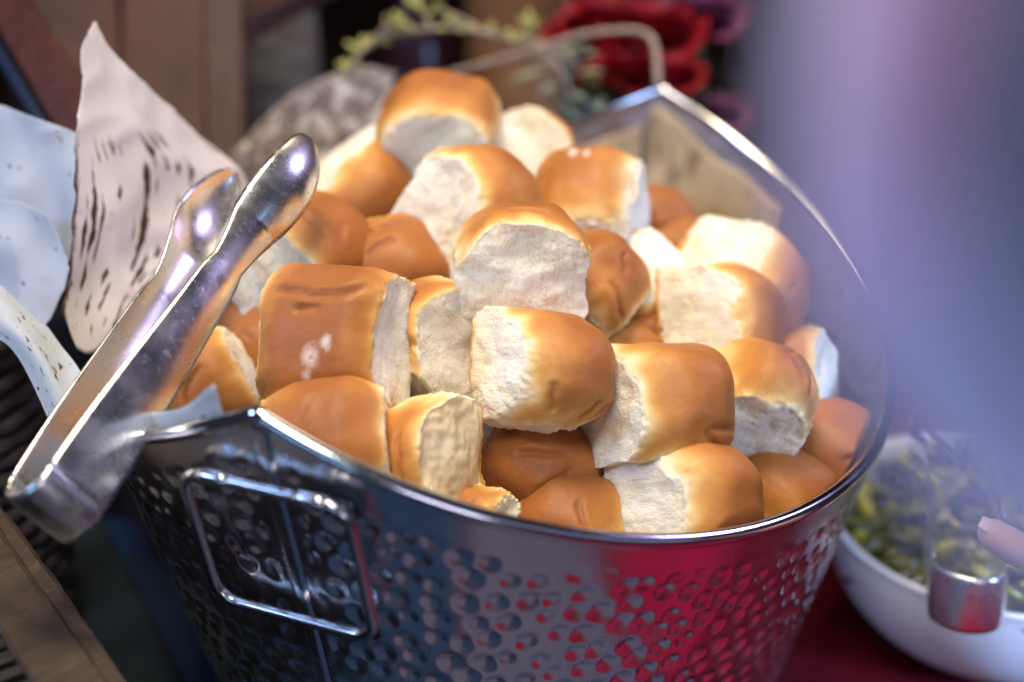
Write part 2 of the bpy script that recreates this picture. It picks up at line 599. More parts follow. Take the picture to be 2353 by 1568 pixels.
tub = empty("hammered_tub", (0, 0, 0), "oval hammered steel tub with raised pointed ends and wire handles, full of bread rolls", "tub")
V, F = tub_shell(1000, 170, 0.0, 1)
mesh("outer_wall", V, F, M['tub'], tub)
V, F = tub_shell(480, 70, -.0022, 1)
mesh("inner_wall", V, F[:, ::-1], M['tubin'], tub)
th = np.linspace(0, 2 * np.pi, 420, endpoint=False)
rp = tub_pt(th, 0 * th, -.001)
rp[:, 2] += .001
V, F = tube(rp, .0034, 12, True)
mesh("rim", V, F, M['rim'], tub)
fl = tub_pt(th[::4], 0 * th[::4] + .97, -.003)
V = np.vstack([fl, [[0, 0, fl[:, 2].mean()]]]); nf = len(fl)
mesh("floor_plate", V, [[i, (i + 1) % nf, nf] for i in range(nf)], M['tubin'], tub)
for t0 in (0, math.pi):
    # folded seam strip
    fs = np.linspace(.015, .99, 60); us = np.linspace(-1, 1, 7)
    V = []
    for u in us:
        V.append(tub_pt(np.full(60, t0 + u * .021), fs, .0016 - .0012 * abs(u) ** 3))
    mesh("seam_strip", np.vstack(V), grid_faces(7, 60), M['tub'], tub)
    o = np.array([math.cos(t0) * cph, math.cos(t0) * sph, 0]); t = np.array([-o[1], o[0], 0])
    # bail: rounded rectangle of wire hanging against the wall
    hw, zt, zb, rr = .0365, .2585, .190, .010
    pts = []
    for (cx, cz, a0) in ((hw - rr, zt - rr, 0), (-hw + rr, zt - rr, 90), (-hw + rr, zb + rr, 180), (hw - rr, zb + rr, 270)):
        for k in range(9):
            a = math.radians(a0 + 90 * k / 8)
            pts.append((cx + rr * math.cos(a), cz + rr * math.sin(a)))
    pts = np.array(pts)
    base = TA * (1 - TTAP * (1 - pts[:, 1] / .288))
    W = o * (base + .0075)[:, None] + t * pts[:, :1] + np.array([0, 0, 1]) * pts[:, 1:]
    # resample straight runs
    W2 = []
    for i in range(len(W)):
        a, b = W[i], W[(i + 1) % len(W)]
        for k in range(max(1, int(np.linalg.norm(b - a) / .006))):
            W2.append(a + (b - a) * k / max(1, int(np.linalg.norm(b - a) / .006)))
    V, F = tube(np.array(W2), .0024, 10, True)
    mesh("handle", V, F, M['wire'], tub)
    for sx in (-1, 1):
        c0 = o * (TA * (1 - TTAP * (1 - zt / .288)) - .004) + t * sx * .021 + np.array([0, 0, zt])
        V, F = tube([c0 - t * .007, c0 - t * .0035, c0 + t * .0035, c0 + t * .007] + o * .0115, [.0030, .0034, .0034, .0030], 12)
        mesh("handle_clip", V, F, M['wire'], tub)

# ------------------------------------------------------------------ bread rolls
_cube_cache = {}


def cube_grid(n):
    if n in _cube_cache:
        return _cube_cache[n]
    g = np.linspace(-1, 1, n + 1)
    A, B = np.meshgrid(g, g, indexing='ij')
    a, b = A.ravel(), B.ravel(); o = np.ones_like(a)
    faces = [(o, a, b), (-o, b, a), (b, o, a), (a, -o, b), (a, b, o), (b, a, -o)]
    V = np.concatenate([np.stack(f, -1) for f in faces])
    gf = grid_faces(n + 1, n + 1)
    F = np.concatenate([gf + k * len(a) for k in range(6)])
    key = np.round((V + 2) * 10000).astype(np.int64)
    key = key[:, 0] * 100000 ** 2 + key[:, 1] * 100000 + key[:, 2]
    _, idx, inv = np.unique(key, return_index=True, return_inverse=True)
    _cube_cache[n] = (V[idx], inv.ravel()[F])
    return _cube_cache[n]


def roll_mesh(seed, hx, hy, hz, cut=(.86, .88, .88, .88), creases=None, n=44, wrinkle=1.0, tone=0.0, flour=(), skin=0.0):
    """A pull-apart roll: a rounded loaf whose sides are torn flat at cut (fraction of the half width); None leaves crust."""
    rnd = np.random.RandomState(seed)
    V, F = cube_grid(n)
    h = np.array([hx, hy, hz])
    p = V * h
    w_ = V[:, 2]
    rt, rb = min(.0225, hz * .93), .0075
    k = sstep(-.75, .6, w_)
    r = rb + (rt - rb) * k
    inner = np.clip(p, -(h - r[:, None]), h - r[:, None])
    dv = p - inner
    ln = np.linalg.norm(dv, axis=1)
    N = dv / (ln[:, None] + 1e-12)
    q = inner + N * r[:, None]
    ax, ay, az = q[:, 0] / hx, q[:, 1] / hy, q[:, 2] / hz
    q[:, 2] += .0080 * np.clip(1 - ax ** 2, 0, 1) * np.clip(1 - ay ** 2, 0, 1) * sstep(0, .8, w_)
    wid = 1 - .05 * sstep(.1, -1, az)
    q[:, 0] *= wid; q[:, 1] *= wid
    big = np.stack([fbm(q * 34 + seed * 3.1 + c * 11, seed + c, 2) for c in range(3)], -1)
    q = q + big * .0030
    # tear the sides off
    torn = np.zeros(len(q)); edge = np.full(len(q), 1.0)
    for i, (c, hh, sg) in enumerate(((0, hx, 1), (0, hx, -1), (1, hy, 1), (1, hy, -1))):
        if cut[i] is None:
            continue
        o = 1 - c
        u = q[:, o] / (hy if c == 0 else hx); v = q[:, 2] / hz
        uv3 = np.stack([u * 1.6 + seed, v * 1.6, u * 0 + i * 7], -1)
        lim = hh * cut[i] + .0030 * fbm(uv3, seed + 50 + i, 2) + rnd.uniform(-.001, .0025) * (1 - np.clip(u * u + v * v, 0, 1)) \
            + .0003 * vnoise(uv3 * 6, seed + 60)
        lean = rnd.uniform(-.05, .05)
        lim = lim + lean * q[:, 2]
        ex = q[:, c] * sg - lim
        torn = np.maximum(torn, sstep(-.0002, .0009, ex))
        edge = np.minimum(edge, -ex)
        q[:, c] = sg * np.minimum(q[:, c] * sg, lim)
        N[:, c] = np.where(ex > 0, sg * 2.0, N[:, c])
    N = N / (np.linalg.norm(N, axis=1)[:, None] + 1e-9)
    ax, ay, az = q[:, 0] / hx, q[:, 1] / hy, q[:, 2] / hz
    ang = np.stack([ax * 2.2, ay * 2.2, az * 1.2], -1)
    zz_ = edge / .0045
    wob = fbm(ang * 1.3 + seed, seed + 70, 2)
    e2 = edge + .0035 * wob
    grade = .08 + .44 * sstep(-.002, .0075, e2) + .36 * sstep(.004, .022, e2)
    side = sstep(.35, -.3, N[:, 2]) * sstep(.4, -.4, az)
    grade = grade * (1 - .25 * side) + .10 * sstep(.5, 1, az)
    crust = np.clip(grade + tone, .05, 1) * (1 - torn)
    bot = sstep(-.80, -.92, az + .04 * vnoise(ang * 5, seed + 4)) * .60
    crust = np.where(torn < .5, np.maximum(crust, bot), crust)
    crust = np.maximum(crust, sstep(-.93, -.97, az) * .5)
    if skin:
        crust = np.maximum(crust, skin * torn * (N[:, 0] > .5))
    crumb = torn * (1 - sstep(-.93, -.97, az))
    top = 1 - crumb
    # relief
    ctop = np.clip(top, 0, 1)
    dm = .00035 * fbm(q * 90 + seed, seed + 20, 2) * ctop
    pull = q * np.array([230, 230, 120])
    dm += crumb * (-.0004 + .0004 * fbm(q * 60, seed + 30, 2) + .0006 * (.4 - np.abs(vnoise(q * np.array([260, 260, 90]), seed + 31))))
    # ragged crust lip
    dm += .0007 * np.exp(-(zz_ / .35) ** 2) * (1.3 * vnoise(ang * 8, seed + 40) + .4)
    crease_a = np.zeros(len(q))
    if creases is None:
        creases = []
        for _ in range(rnd.randint(2, 5)):
            a = rnd.uniform(0, math.pi); c = rnd.uniform(-.75, .75, 2); L = rnd.uniform(.15, .5)
            creases.append((c[0] - L * math.cos(a), c[1] - L * math.sin(a), c[0] + L * math.cos(a), c[1] + L * math.sin(a), rnd.uniform(.6, 1.3)))
    up = sstep(.05, .5, N[:, 2])
    for (x0, y0, x1, y1, dp) in creases:
        d0 = np.array([x1 - x0, y1 - y0]); L = np.linalg.norm(d0); e = d0 / L
        rx, ry = ax - x0, ay - y0
        along = rx * e[0] + ry * e[1]
        across = -rx * e[1] + ry * e[0] + .07 * np.sin(along * 4 + seed) + .03 * vnoise(np.stack([along * 6, along * 0, along * 0 + seed], -1), seed)
        tfade = sstep(0, .18 * L, along) * sstep(L, .82 * L, along)
        g = np.exp(-(across / .042) ** 2) * tfade * up
        lip = np.exp(-((across - .11) / .08) ** 2) * tfade * up
        dm += wrinkle * dp * (-.0016 * g + .0005 * lip)
        crease_a = np.maximum(crease_a, g * dp)
    q = q + N * dm[:, None]
    fl_ = np.zeros(len(q))
    for (fx, fy, fr) in flour:
        fl_ = np.maximum(fl_, np.exp(-((ax - fx) / fr) ** 2 - ((ay - fy) / (fr * 1.5)) ** 2) * up)
    return q, F, crust, np.clip(crease_a, 0, 1), fl_


def add_roll(label, x, y, d, size, dome, side, seed, hz=.78, asp=1.0, **kw):
    z = CV(*dome)
    s = CV(*side)
    s = s - z * (s @ z); s /= np.linalg.norm(s)
    t = np.cross(z, s)
    h = .0298 * size
    q, F, crust, cr, flo = roll_mesh(seed, h, h * asp, h * hz, **kw)
    c = P(x, y + 9, d)
    # soft bread gives where it is pressed against the tub wall
    Rm = np.stack([s, t, z])
    wv = q @ Rm + c
    lx = wv[:, 0] * cph + wv[:, 1] * sph; ly = -wv[:, 0] * sph + wv[:, 1] * cph
    th_ = np.arctan2(ly / TB, lx / TA)
    rad = np.hypot(lx / TA, ly / TB)
    zr = rim_z(th_)
    lim = (1 - TTAP * np.clip(1 - wv[:, 2] / zr, 0, 1)) - .042
    over = np.clip(rad - lim, 0, None) * sstep(zr + .03, zr + .004, wv[:, 2])
    if over.max() > .01:
        print("PRESSED", label, round(float(over.max()) * .2, 4))
    fac = 1 - over / np.maximum(rad, 1e-6)
    wv[:, 0] *= fac; wv[:, 1] *= fac
    q = (wv - c) @ Rm.T
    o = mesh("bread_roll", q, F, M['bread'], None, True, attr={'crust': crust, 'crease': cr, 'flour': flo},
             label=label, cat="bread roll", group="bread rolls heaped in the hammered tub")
    o.matrix_world = Matrix([[s[i], t[i], z[i], c[i]] for i in range(3)] + [[0, 0, 0, 1]])
    return o


N_ = None
X_ = None     # crusted side
ROLLS = [
    # label, x, y, depth, size, dome axis, side axis (torn face), seed, options
    ("bread roll with a long crease and white smudges on its broad brown crust", 772, 780, .605, 1.10, (-.24, .14, .96), (.96, -.04, .26), 11,
     dict(hz=.66, creases=[(-.72, .50, .70, .58, 1.6), (-.28, .22, .12, .34, 1.4)], cut=(.80, .90, X_, .90), tone=.10, flour=[(.02, -.30, .16), (.22, -.12, .10), (-.02, -.55, .08)])),
    ("smooth golden roll tucked under the creased roll, behind the tub's raised tip", 757, 1022, .577, .97, (-.06, .46, .88), (-.95, .05, .3), 12,
     dict(creases=[(-.1, -.5, .3, .3, .3)], cut=(.86, .90, .9, X_), hz=.75)),
    ("upright roll with a pinkish cracked cream side, beside the smooth golden one", 990, 1048, .590, .72, (-.52, .04, .84), (.84, .02, .52), 13,
     dict(hz=.95, asp=1.3, cut=(.56, .95, .9, .9), creases=[(.05, -.6, .15, .5, 1.4)], skin=.17)),
    ("roll with yellowish torn crumb on one side and a large blushing dome, mid-heap", 1250, 844, .612, .87, (.66, -.06, .75), (-.75, .08, .66), 14,
     dict(hz=.98, cut=(.80, X_, .88, X_), creases=[(-.55, .45, -.1, .8, 1.2), (-.2, .4, .0, .75, 1.1), (.6, .1, .5, .7, .8)], tone=.04)),
    ("roll showing a wide white torn face below a thin golden cap", 1196, 612, .640, 1.06, (.10, .92, .36), (.06, -.36, .93), 15,
     dict(hz=.72, cut=(.62, .9, .93, .93), creases=[(.2, -.3, .4, .3, .8)])),
    ("ragged roll whose cream crumb folds open between the creased roll and its neighbour", 1022, 795, .640, .92, (-.55, .66, .50), (.66, -.20, .72), 16,
     dict(hz=1.0, cut=(.62, .9, .8, .9))),
    ("plump golden roll with scored wrinkles and a spongy side, above the beige-sided roll", 1518, 936, .622, 1.0, (.48, .18, .86), (-.86, .10, .48), 17,
     dict(hz=.90, cut=(.82, X_, .86, X_), creases=[(-.65, .25, -.05, .45, 1.4), (-.4, .6, .0, .42, 1.3)])),
    ("golden domed roll with coarse beige crumb on one side, leaning on the tub rim", 1578, 1152, .612, .99, (.62, .14, .77), (-.77, .08, .62), 18,
     dict(hz=.92, cut=(.80, X_, .9, X_), creases=[])),
    ("roll with white shredded crumb hanging below its amber cap", 1728, 922, .655, .88, (.34, .62, .70), (-.10, -.72, .68), 19,
     dict(hz=1.0, cut=(.72, .9, .9, .85))),
    ("roll standing on end with a pale oval crumb face and a thin orange edge", 1655, 735, .690, .92, (.84, .10, .53), (-.53, .06, .84), 20,
     dict(hz=.86, cut=(.74, X_, .93, .93), asp=1.12, creases=[])),
    ("rosy dimpled roll with creamy upper side, behind the oval white face", 1705, 650, .735, 1.0, (.80, -.06, .60), (-.55, .60, .58), 21,
     dict(hz=.95, cut=(.78, X_, X_, X_), creases=[(.2, .1, .3, .3, 1.2)])),
    ("small amber roll with a grey-white flank close to the tub's inner wall", 1818, 868, .735, .90, (-.42, .36, .83), (.88, .1, .46), 22,
     dict(cut=(.72, X_, .9, .9))),
    ("wrinkled amber roll pressed against the tub's inner wall", 1905, 1040, .690, .88, (.42, .25, .87), (.55, -.75, .35), 23,
     dict(hz=.9, cut=(.9, X_, X_, X_), creases=[(.1, -.6, .4, .6, 1.7), (.35, -.5, .65, .6, 2.0), (.6, -.4, .85, .4, 1.7)])),
    ("smooth amber roll half under the shredded one, at the tub rim", 1795, 1148, .665, .90, (.12, .55, .82), (-.55, -.65, .5), 24,
     dict(cut=(.92, X_, X_, X_), creases=[])),
    ("upturned orange roll lying low beside the rim roll", 1300, 1226, .622, .92, (.05, .62, .78), (-.3, -.7, .6), 25,
     dict(cut=(X_, X_, .9, X_), creases=[(-.1, .1, .5, .5, 1.0)], tone=.05)),
    ("deep brown roll in the shade under the blushing dome", 1240, 1072, .636, .92, (.05, .22, .97), (.80, -.55, .2), 26,
     dict(cut=(.86, X_, X_, X_), tone=.12, creases=[(-.5, -.1, .4, .3, 1.3), (.1, -.5, .5, .2, 1.0)])),
    ("torn pinkish scrap of a roll at the foot of the cracked cream one", 1120, 1184, .592, .44, (-.5, .5, .7), (.5, .2, .8), 27, dict(hz=.7)),
    ("roll with a rounded cream flank and golden back, above the wide white torn face", 1078, 492, .700, 1.02, (.50, .72, .48), (-.66, -.06, .75), 28,
     dict(hz=1.0, cut=(.74, X_, .9, .8), creases=[(-.2, -.2, .2, -.5, .8)])),
    ("roll with a flat golden top, a few flour specks and a bright white flank", 1352, 478, .735, 1.08, (-.22, .58, .78), (.93, .05, .36), 29,
     dict(cut=(.78, .92, .92, .78), creases=[(-.6, .1, -.3, .6, .9)], flour=[(-.1, .30, .12), (.12, .28, .10)])),
    ("tall golden roll crowning the heap, with lavender-grey crumb below", 1008, 322, .785, 1.12, (.14, .78, .61), (-.05, -.60, .80), 30,
     dict(hz=.98, cut=(.78, X_, .95, X_), creases=[])),
    ("small roll turned to show only a smooth white face, beside the crowning roll", 1208, 370, .815, .98, (.60, .74, .02), (-.10, .10, .98), 31,
     dict(hz=.80, cut=(.55, X_, .93, .93), creases=[])),
    ("roll with tan upper flank and dark amber crust, between the tongs and the crowning roll", 845, 448, .785, 1.0, (.30, -.30, .90), (-.55, .72, .42), 32,
     dict(hz=.95, cut=(.84, X_, X_, X_), creases=[], tone=.08)),
    ("roll with a rounded grey-white end and wrinkled golden back, touching the tongs", 702, 610, .695, 1.12, (.42, .70, .58), (-.68, -.44, .58), 33,
     dict(hz=.85, cut=(.76, X_, X_, .92), creases=[(.3, -.3, .5, .4, .9), (-.1, .3, .2, .5, .8)])),
    ("folded brown roll with a torn cream tip, between the wrinkled and the white-faced rolls", 920, 622, .700, .92, (-.25, .52, .82), (.7, .5, .4), 34,
     dict(cut=(X_, X_, .84, X_), tone=.14, creases=[(-.5, .2, .6, .35, 1.9), (-.4, -.3, .3, -.1, 1.2)])),
    ("orange roll wedged behind the wide white torn face", 1368, 648, .690, .80, (.45, .30, .84), (.8, -.5, .2), 35, dict(cut=(.9, X_, X_, .9))),
    ("cream roll slanting down behind the orange wedged one", 1462, 665, .715, .88, (.60, -.58, .50), (.10, .62, .78), 36, dict(cut=(.72, X_, .9, .9), creases=[])),
    ("amber roll mostly hidden behind the bright white flank", 1500, 520, .800, .80, (.5, .3, .8), (.5, -.6, .5), 37, dict(cut=(X_, X_, X_, X_))),
    ("dull golden roll low in the heap near the paper-lined wall", 1560, 600, .790, .84, (.05, .6, .8), (-.6, -.4, .6), 38, dict(cut=(.9, X_, X_, X_))),
    ("small tan roll peeping out between the pale oval face and the blushing dome", 1460, 800, .705, .76, (.0, .75, .65), (-.4, -.5, .7), 39, dict(cut=(.86, .9, X_, .9))),
    ("three-cornered golden roll with a frayed cream edge, under the tongs", 492, 892, .655, .88, (-.10, .15, .98), (.80, .58, .12), 40,
     dict(cut=(.80, .9, .84, X_), creases=[(-.5, -.3, .3, .2, 1.1), (-.3, .2, .5, .5, .9)])),
    ("little roll behind the tongs with a golden cap and pale wall", 405, 715, .745, .86, (-.15, .85, .5), (.3, -.45, .84), 41, dict(cut=(.74, X_, .9, .9))),
    ("orange roll between the tongs and the creased roll", 540, 775, .715, .88, (.15, .5, .85), (-.6, -.4, .6), 42, dict(cut=(X_, X_, X_, X_))),
    ("dark amber roll sunk in the gap beside the creased roll", 622, 830, .690, .88, (.05, .35, .93), (-.7, -.5, .4), 43, dict(cut=(X_, X_, .9, X_), tone=.1)),
    ("shaded roll at the bottom of the gap beneath the frayed roll", 655, 965, .665, .82, (.1, .6, .8), (-.6, -.4, .6), 44, dict(cut=(X_, X_, X_, X_), tone=.1)),
    ("pale roll deep in the gap beside the plump wrinkled roll", 1420, 1075, .695, .92, (.3, .5, .8), (-.6, -.4, .6), 45, dict(tone=.05)),
    ("lilac-shaded roll low behind the blushing dome", 1400, 755, .720, .86, (.2, .8, .4), (.0, -.4, .9), 46, dict(cut=(.7, .9, .9, .9))),
]
for (lab, x, y, d, sz, dome, side, seed, kw) in ROLLS:
    add_roll(lab, x, y, d, sz, dome, side, seed, **kw)


# ------------------------------------------------------------------ serving tongs
def tongs(name, p0, p1, xdir, label, r0, sep, w0, wm, we, spoon=.055):
    """p0 is the outside of the bend, p1 between the tips; xdir is the way the arms open."""
    root = empty(name, tuple(p0), label, "tongs")
    Y = p1 - p0; L = np.linalg.norm(Y); Y /= L
    X = xdir - Y * (xdir @ Y); X /= np.linalg.norm(X)
    Z = np.cross(X, Y)
    nw = 13
    us = np.linspace(-1, 1, nw)
    def strip(cx, cy, nx_, ny_, wd, gut):
        # cx,cy centreline in the XY plane; nx_,ny_ outward normal; gut gutter depth
        V = []
        for i in range(len(cx)):
            o = gut[i] * (1 - us ** 2)
            V.append(p0 + X * (cx[i] + nx_[i] * o)[:, None] + Y * (cy[i] + ny_[i] * o)[:, None] + Z * (us * wd[i] / 2)[:, None])
        return np.vstack(V), grid_faces(len(cx), nw)
    a = np.linspace(-math.pi / 2, math.pi / 2, 33)
    V, F = strip(r0 * np.sin(a), r0 - r0 * np.cos(a), np.sin(a), -np.cos(a), np.full(33, w0), 0.0006 + 0 * a)
    o = mesh("spring_bend", V, F, M['tongs'], root)
    s_ = o.modifiers.new("thickness", 'SOLIDIFY'); s_.thickness = .0011; s_.offset = 0
    for sg in (1, -1):
        t = np.linspace(0, 1, 90)
        y = r0 + (L - r0) * t
        x = sg * (r0 + (sep / 2 - r0) * t ** .9 + .006 * np.sin(math.pi * np.clip((t - .72) / .28, 0, 1)))
        dx = np.gradient(x, y)
        nx_ = sg / np.sqrt(1 + dx ** 2); ny_ = -sg * dx / np.sqrt(1 + dx ** 2)
        k = sstep(.05, .68, t)
        wd = w0 + (wm - w0) * k
        e = (t - (1 - spoon / L)) / (spoon / L)
        ov = np.sqrt(np.clip(1 - ((e - .42) / .58) ** 2, 0, 1))
        blend = sstep(-.35, .35, e)
        wd = wd * (1 - blend) + np.maximum(we * ov, .0006) * blend
        gut = .0005 + .0013 * sstep(.05, .5, t) * (1 + .5 * blend)
        gut = gut * np.clip(wd / wm, .05, 1.6)
        V, F = strip(x, y, nx_, ny_, wd, gut)
        if sg < 0:
            F = F[:, ::-1]
        o = mesh("arm", V, F, M['tongs'], root)
        s_ = o.modifiers.new("thickness", 'SOLIDIFY'); s_.thickness = .0012; s_.offset = 0
    return root


p0 = P(95, 1195, .535); p1 = P(628, 358, .665)
Yd = (p1 - p0) / np.linalg.norm(p1 - p0)
vw = -FWD - Yd * (-FWD @ Yd); vw /= np.linalg.norm(vw)
lat = np.cross(Yd, vw)
if lat @ RGT < 0:
    lat = -lat
tongs("serving_tongs", p0, p1, .62 * lat + .78 * vw, "polished steel serving tongs leaning across the tub's edge onto the rolls",
      .0130, .052, .0285, .0185, .0280, .074)
p0 = P(2226, 1392, .700); p1 = P(2205, 955, .93)
tongs("pickle_tongs", p0, p1, RGT, "short steel tongs resting across the bowl of chopped pickles", .0178, .040, .031, .020, .024)

# ------------------------------------------------------------------ parchment sheets
M['pA'] = mat_paper("printed_parchment", (.86, .82, .83), 'tall')
M['pB'] = mat_paper("bluish_parchment", (.50, .56, .68), 'sparse')  # bluish base colour with sparse brown specks
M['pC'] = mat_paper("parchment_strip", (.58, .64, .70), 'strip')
M['pE'] = mat_paper("block_printed_parchment", (.66, .61, .57), 'blocks')
M['pF'] = mat_paper("tan_liner_paper", (.58, .42, .24), 'liner', (.17, .075, .028))


def sheet(name, rows, mat, label, seed, crumple=.004, nu=48, nv=60, thick=.0003, cat="paper", group=None, back=None):
    """Rows of (x, y, depth) control points from the bottom edge to the top edge."""
    R = np.array([[P(*q) for q in r] for r in rows])
    A = np.array([smooth_path(r, nu) for r in R])               # rows x nu
    B = np.stack([smooth_path(A[:, j], nv) for j in range(nu)])  # nu x nv
    u, v = np.meshgrid(np.linspace(0, 1, nu), np.linspace(0, 1, nv), indexing='ij')
    du = np.gradient(B, axis=0); dv = np.gradient(B, axis=1)
    N = np.cross(du, dv); N /= np.linalg.norm(N, axis=2)[..., None] + 1e-9
    pts = B.reshape(-1, 3)
    c = 1.3 * crumple * (1 - 2 * np.abs(vnoise(pts * 19 + seed, seed))) + .8 * crumple * (1 - 2 * np.abs(vnoise(pts * 41 + seed, seed + 3)))
    # ragged edge
    ed = np.minimum(u, 1 - u).ravel()
    rag = .0012 * vnoise(pts * 300, seed + 5) * (ed < .001)
    pts = pts + N.reshape(-1, 3) * c[:, None] + du.reshape(-1, 3) / (np.linalg.norm(du, axis=2).ravel()[:, None] + 1e-9) * rag[:, None]
    o = mesh(name, pts, grid_faces(nu, nv), mat, None, True, uv=np.stack([u.ravel(), v.ravel()], -1), label=label, cat=cat, group=group)
    s_ = o.modifiers.new("thickness", 'SOLIDIFY'); s_.thickness = thick; s_.offset = 0
    return o


def dd(x):
    return .655 + (x - 150) * .00026


sheet("parchment_sheet", [[(x, y, dd(x) + e) for x, y in row] for e, row in [
    (.0, [(165, 800), (200, 812), (260, 770), (330, 690)]),
    (.0, [(145, 720), (215, 720), (320, 660), (450, 590)]),
    (.002, [(152, 640), (250, 610), (380, 570), (560, 500)]),
    (.004, [(163, 442), (270, 420), (400, 400), (548, 400)]),
    (.006, [(168, 306), (240, 295), (330, 285), (432, 288)]),
    (.008, [(186, 210), (230, 205), (275, 200), (335, 205)]),
    (.010, [(189, 112), (207, 108), (228, 105), (248, 106)]),
    (.012, [(214, 53), (216, 51), (218, 51), (220, 53)])]],
    M['pA'], "tall pointed parchment sheet with brown scorch-like streaks, standing behind the serving tongs", 3, .0018)
sheet("parchment_sheet", [[(-90, 600, .70), (30, 600, .70), (120, 600, .70), (190, 600, .69)],
                          [(-90, 430, .71), (30, 430, .70), (120, 440, .70), (190, 450, .69)],
                          [(-90, 225, .72), (20, 250, .71), (100, 277, .70), (185, 318, .70)]],
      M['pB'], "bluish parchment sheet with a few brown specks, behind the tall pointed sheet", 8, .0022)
sheet("parchment_sheet", [[(-90, 700, .675), (0, 720, .672), (60, 745, .668), (110, 755, .665)],
                          [(-90, 570, .68), (10, 580, .675), (90, 600, .672), (160, 620, .668)],
                          [(-90, 430, .685), (0, 460, .68), (60, 470, .678), (118, 492, .672)]],
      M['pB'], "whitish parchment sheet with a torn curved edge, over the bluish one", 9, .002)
sheet("parchment_strip", [[(-60, 760, .635), (15, 790, .632), (70, 880, .625), (112, 960, .622)],
                          [(-60, 700, .640), (30, 750, .630), (105, 830, .622), (150, 935, .620)],
                          [(-60, 620, .650), (40, 700, .645), (130, 775, .640), (188, 860, .630)]],
      M['pC'], "narrow curled parchment strip with dark dots and chevrons, hanging over the dark basket", 12, .002)
sheet("parchment_sheet", [[(480, 640, .865), (600, 560, .885), (740, 480, .90), (900, 400, .92)],
                          [(510, 500, .88), (600, 430, .90), (740, 350, .92), (900, 290, .935)],
                          [(530, 380, .89), (610, 290, .91), (740, 205, .93), (905, 180, .945)],
                          [(535, 365, .90), (620, 268, .92), (800, 165, .94), (930, 168, .95)]],
      M['pE'], "block-printed parchment sheet rising over the tub's far edge behind the crowning roll", 15, .002)


def liner(th0, th1, z0, rise, mat, label, seed, name="liner_paper"):
    nu, nv = 60, 30
    th = np.linspace(th0, th1, nu)
    u, v = np.meshgrid(np.linspace(0, 1, nu), np.linspace(0, 1, nv), indexing='ij')
    TH2 = th0 + (th1 - th0) * u
    top = rim_z(TH2) + rise * (1 + .35 * np.sin(TH2 * 9 + seed) + .15 * np.sin(TH2 * 23))
    z = z0 + (top - z0) * v
    f = 1 - z / rim_z(TH2)
    pts0 = np.stack([TH2 * .2, z, z * 0], -1).reshape(-1, 3)
    off = -.0065 + .0022 * fbm(pts0 * 40 + seed, seed, 3).reshape(nu, nv)
    V = tub_pt(TH2, f, off)
    o = mesh(name, V.reshape(-1, 3), grid_faces(nu, nv), mat, None, True, uv=np.stack([u.ravel(), v.ravel()], -1), label=label, cat="paper")
    s_ = o.modifiers.new("thickness", 'SOLIDIFY'); s_.thickness = .0003; s_.offset = 0
    return o


R_ = math.radians
liner(R_(-30), R_(1.5), .13, -.010, M['pF'], "tan liner paper with brown smears inside the tub's far end, beyond the seam", 4)
liner(R_(3), R_(24), .15, -.012, M['pF'], "tan liner paper on the near side of the tub's far seam", 6)
liner(R_(148), R_(174), .17, .013, M['pC'], "printed liner paper edge folded over beside the tub's raised tip", 5)
liner(R_(80), R_(146), .15, .018, M['pF'], "grey-tan liner paper along the tub wall behind the tongs", 7)

# ------------------------------------------------------------------ dark basket at the left
M['cord'] = mat_plain("dark_wicker", (.035, .024, .024), (.075, .055, .052), .65, 90, .5)
bc = P(-170, 900, .72); br_ = .058
basket = empty("wicker_basket", (bc[0], bc[1], 0), "dark coiled wicker basket beside the tub, holding the parchment", "basket")
for k in range(24):
    z = .008 + k * .0102
    a = np.linspace(0, 2 * math.pi, 72, endpoint=False)
    r = br_ * (.82 + .18 * k / 23) + .0012 * np.sin(a * 16 + (k % 2) * math.pi)
    V, F = tube(np.stack([bc[0] + r * np.cos(a), bc[1] + r * np.sin(a), z + .001 * np.sin(a * 3 + k)], -1), .0052, 8, True)
    mesh("coil", V, F, M['cord'], basket)

# ------------------------------------------------------------------ wooden crate behind at the left
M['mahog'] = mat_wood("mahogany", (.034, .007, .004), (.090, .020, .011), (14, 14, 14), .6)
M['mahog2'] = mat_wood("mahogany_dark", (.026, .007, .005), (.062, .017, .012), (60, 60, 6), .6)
M['navyedge'] = mat_plain("navy_metal", (.012, .018, .045), (.02, .03, .07), .35, 40, .1)
cr0 = P(300, 350, .95)
crate = empty("wooden_crate", (cr0[0], cr0[1], 0), "dark reddish wooden crate with a carved slanting rail, behind the parchment", "crate")
V, F = beam(P(-80, -160, .88), P(300, 470, .74), CV(.85, .5, .15), .0235, .014, 60, .002, [(-.006, .0022, .0018), (.0055, .002, .0016)], 2)
mesh("carved_rail", V, F, M['mahog'], crate, False)
V, F = beam(P(-130, -100, .87), P(215, 480, .75), CV(.85, .5, .15), .006, .010, 20, .001)
mesh("metal_edge", V, F, M['navyedge'], crate, False)
ra, rb_ = P(-80, -160, .885) - [0, 0, .012], P(300, 470, .745) - [0, 0, .012]
off = np.array([.012, .02, 0])
pan = [ra + off, rb_ + off, rb_ * [1, 1, 0] + off + [0, 0, .004], ra * [1, 1, 0] + off + [0, 0, .004]]
th_k = np.cross(rb_ - ra, [0, 0, 1.0]); th_k /= np.linalg.norm(th_k)
V = np.array(pan + [q + th_k * .009 for q in pan])
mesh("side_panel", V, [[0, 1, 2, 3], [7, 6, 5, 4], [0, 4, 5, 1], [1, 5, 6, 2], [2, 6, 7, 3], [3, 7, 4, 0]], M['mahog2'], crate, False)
rs = P(330, 640, .93)  # black riser added so the gap below the crate reads as shade
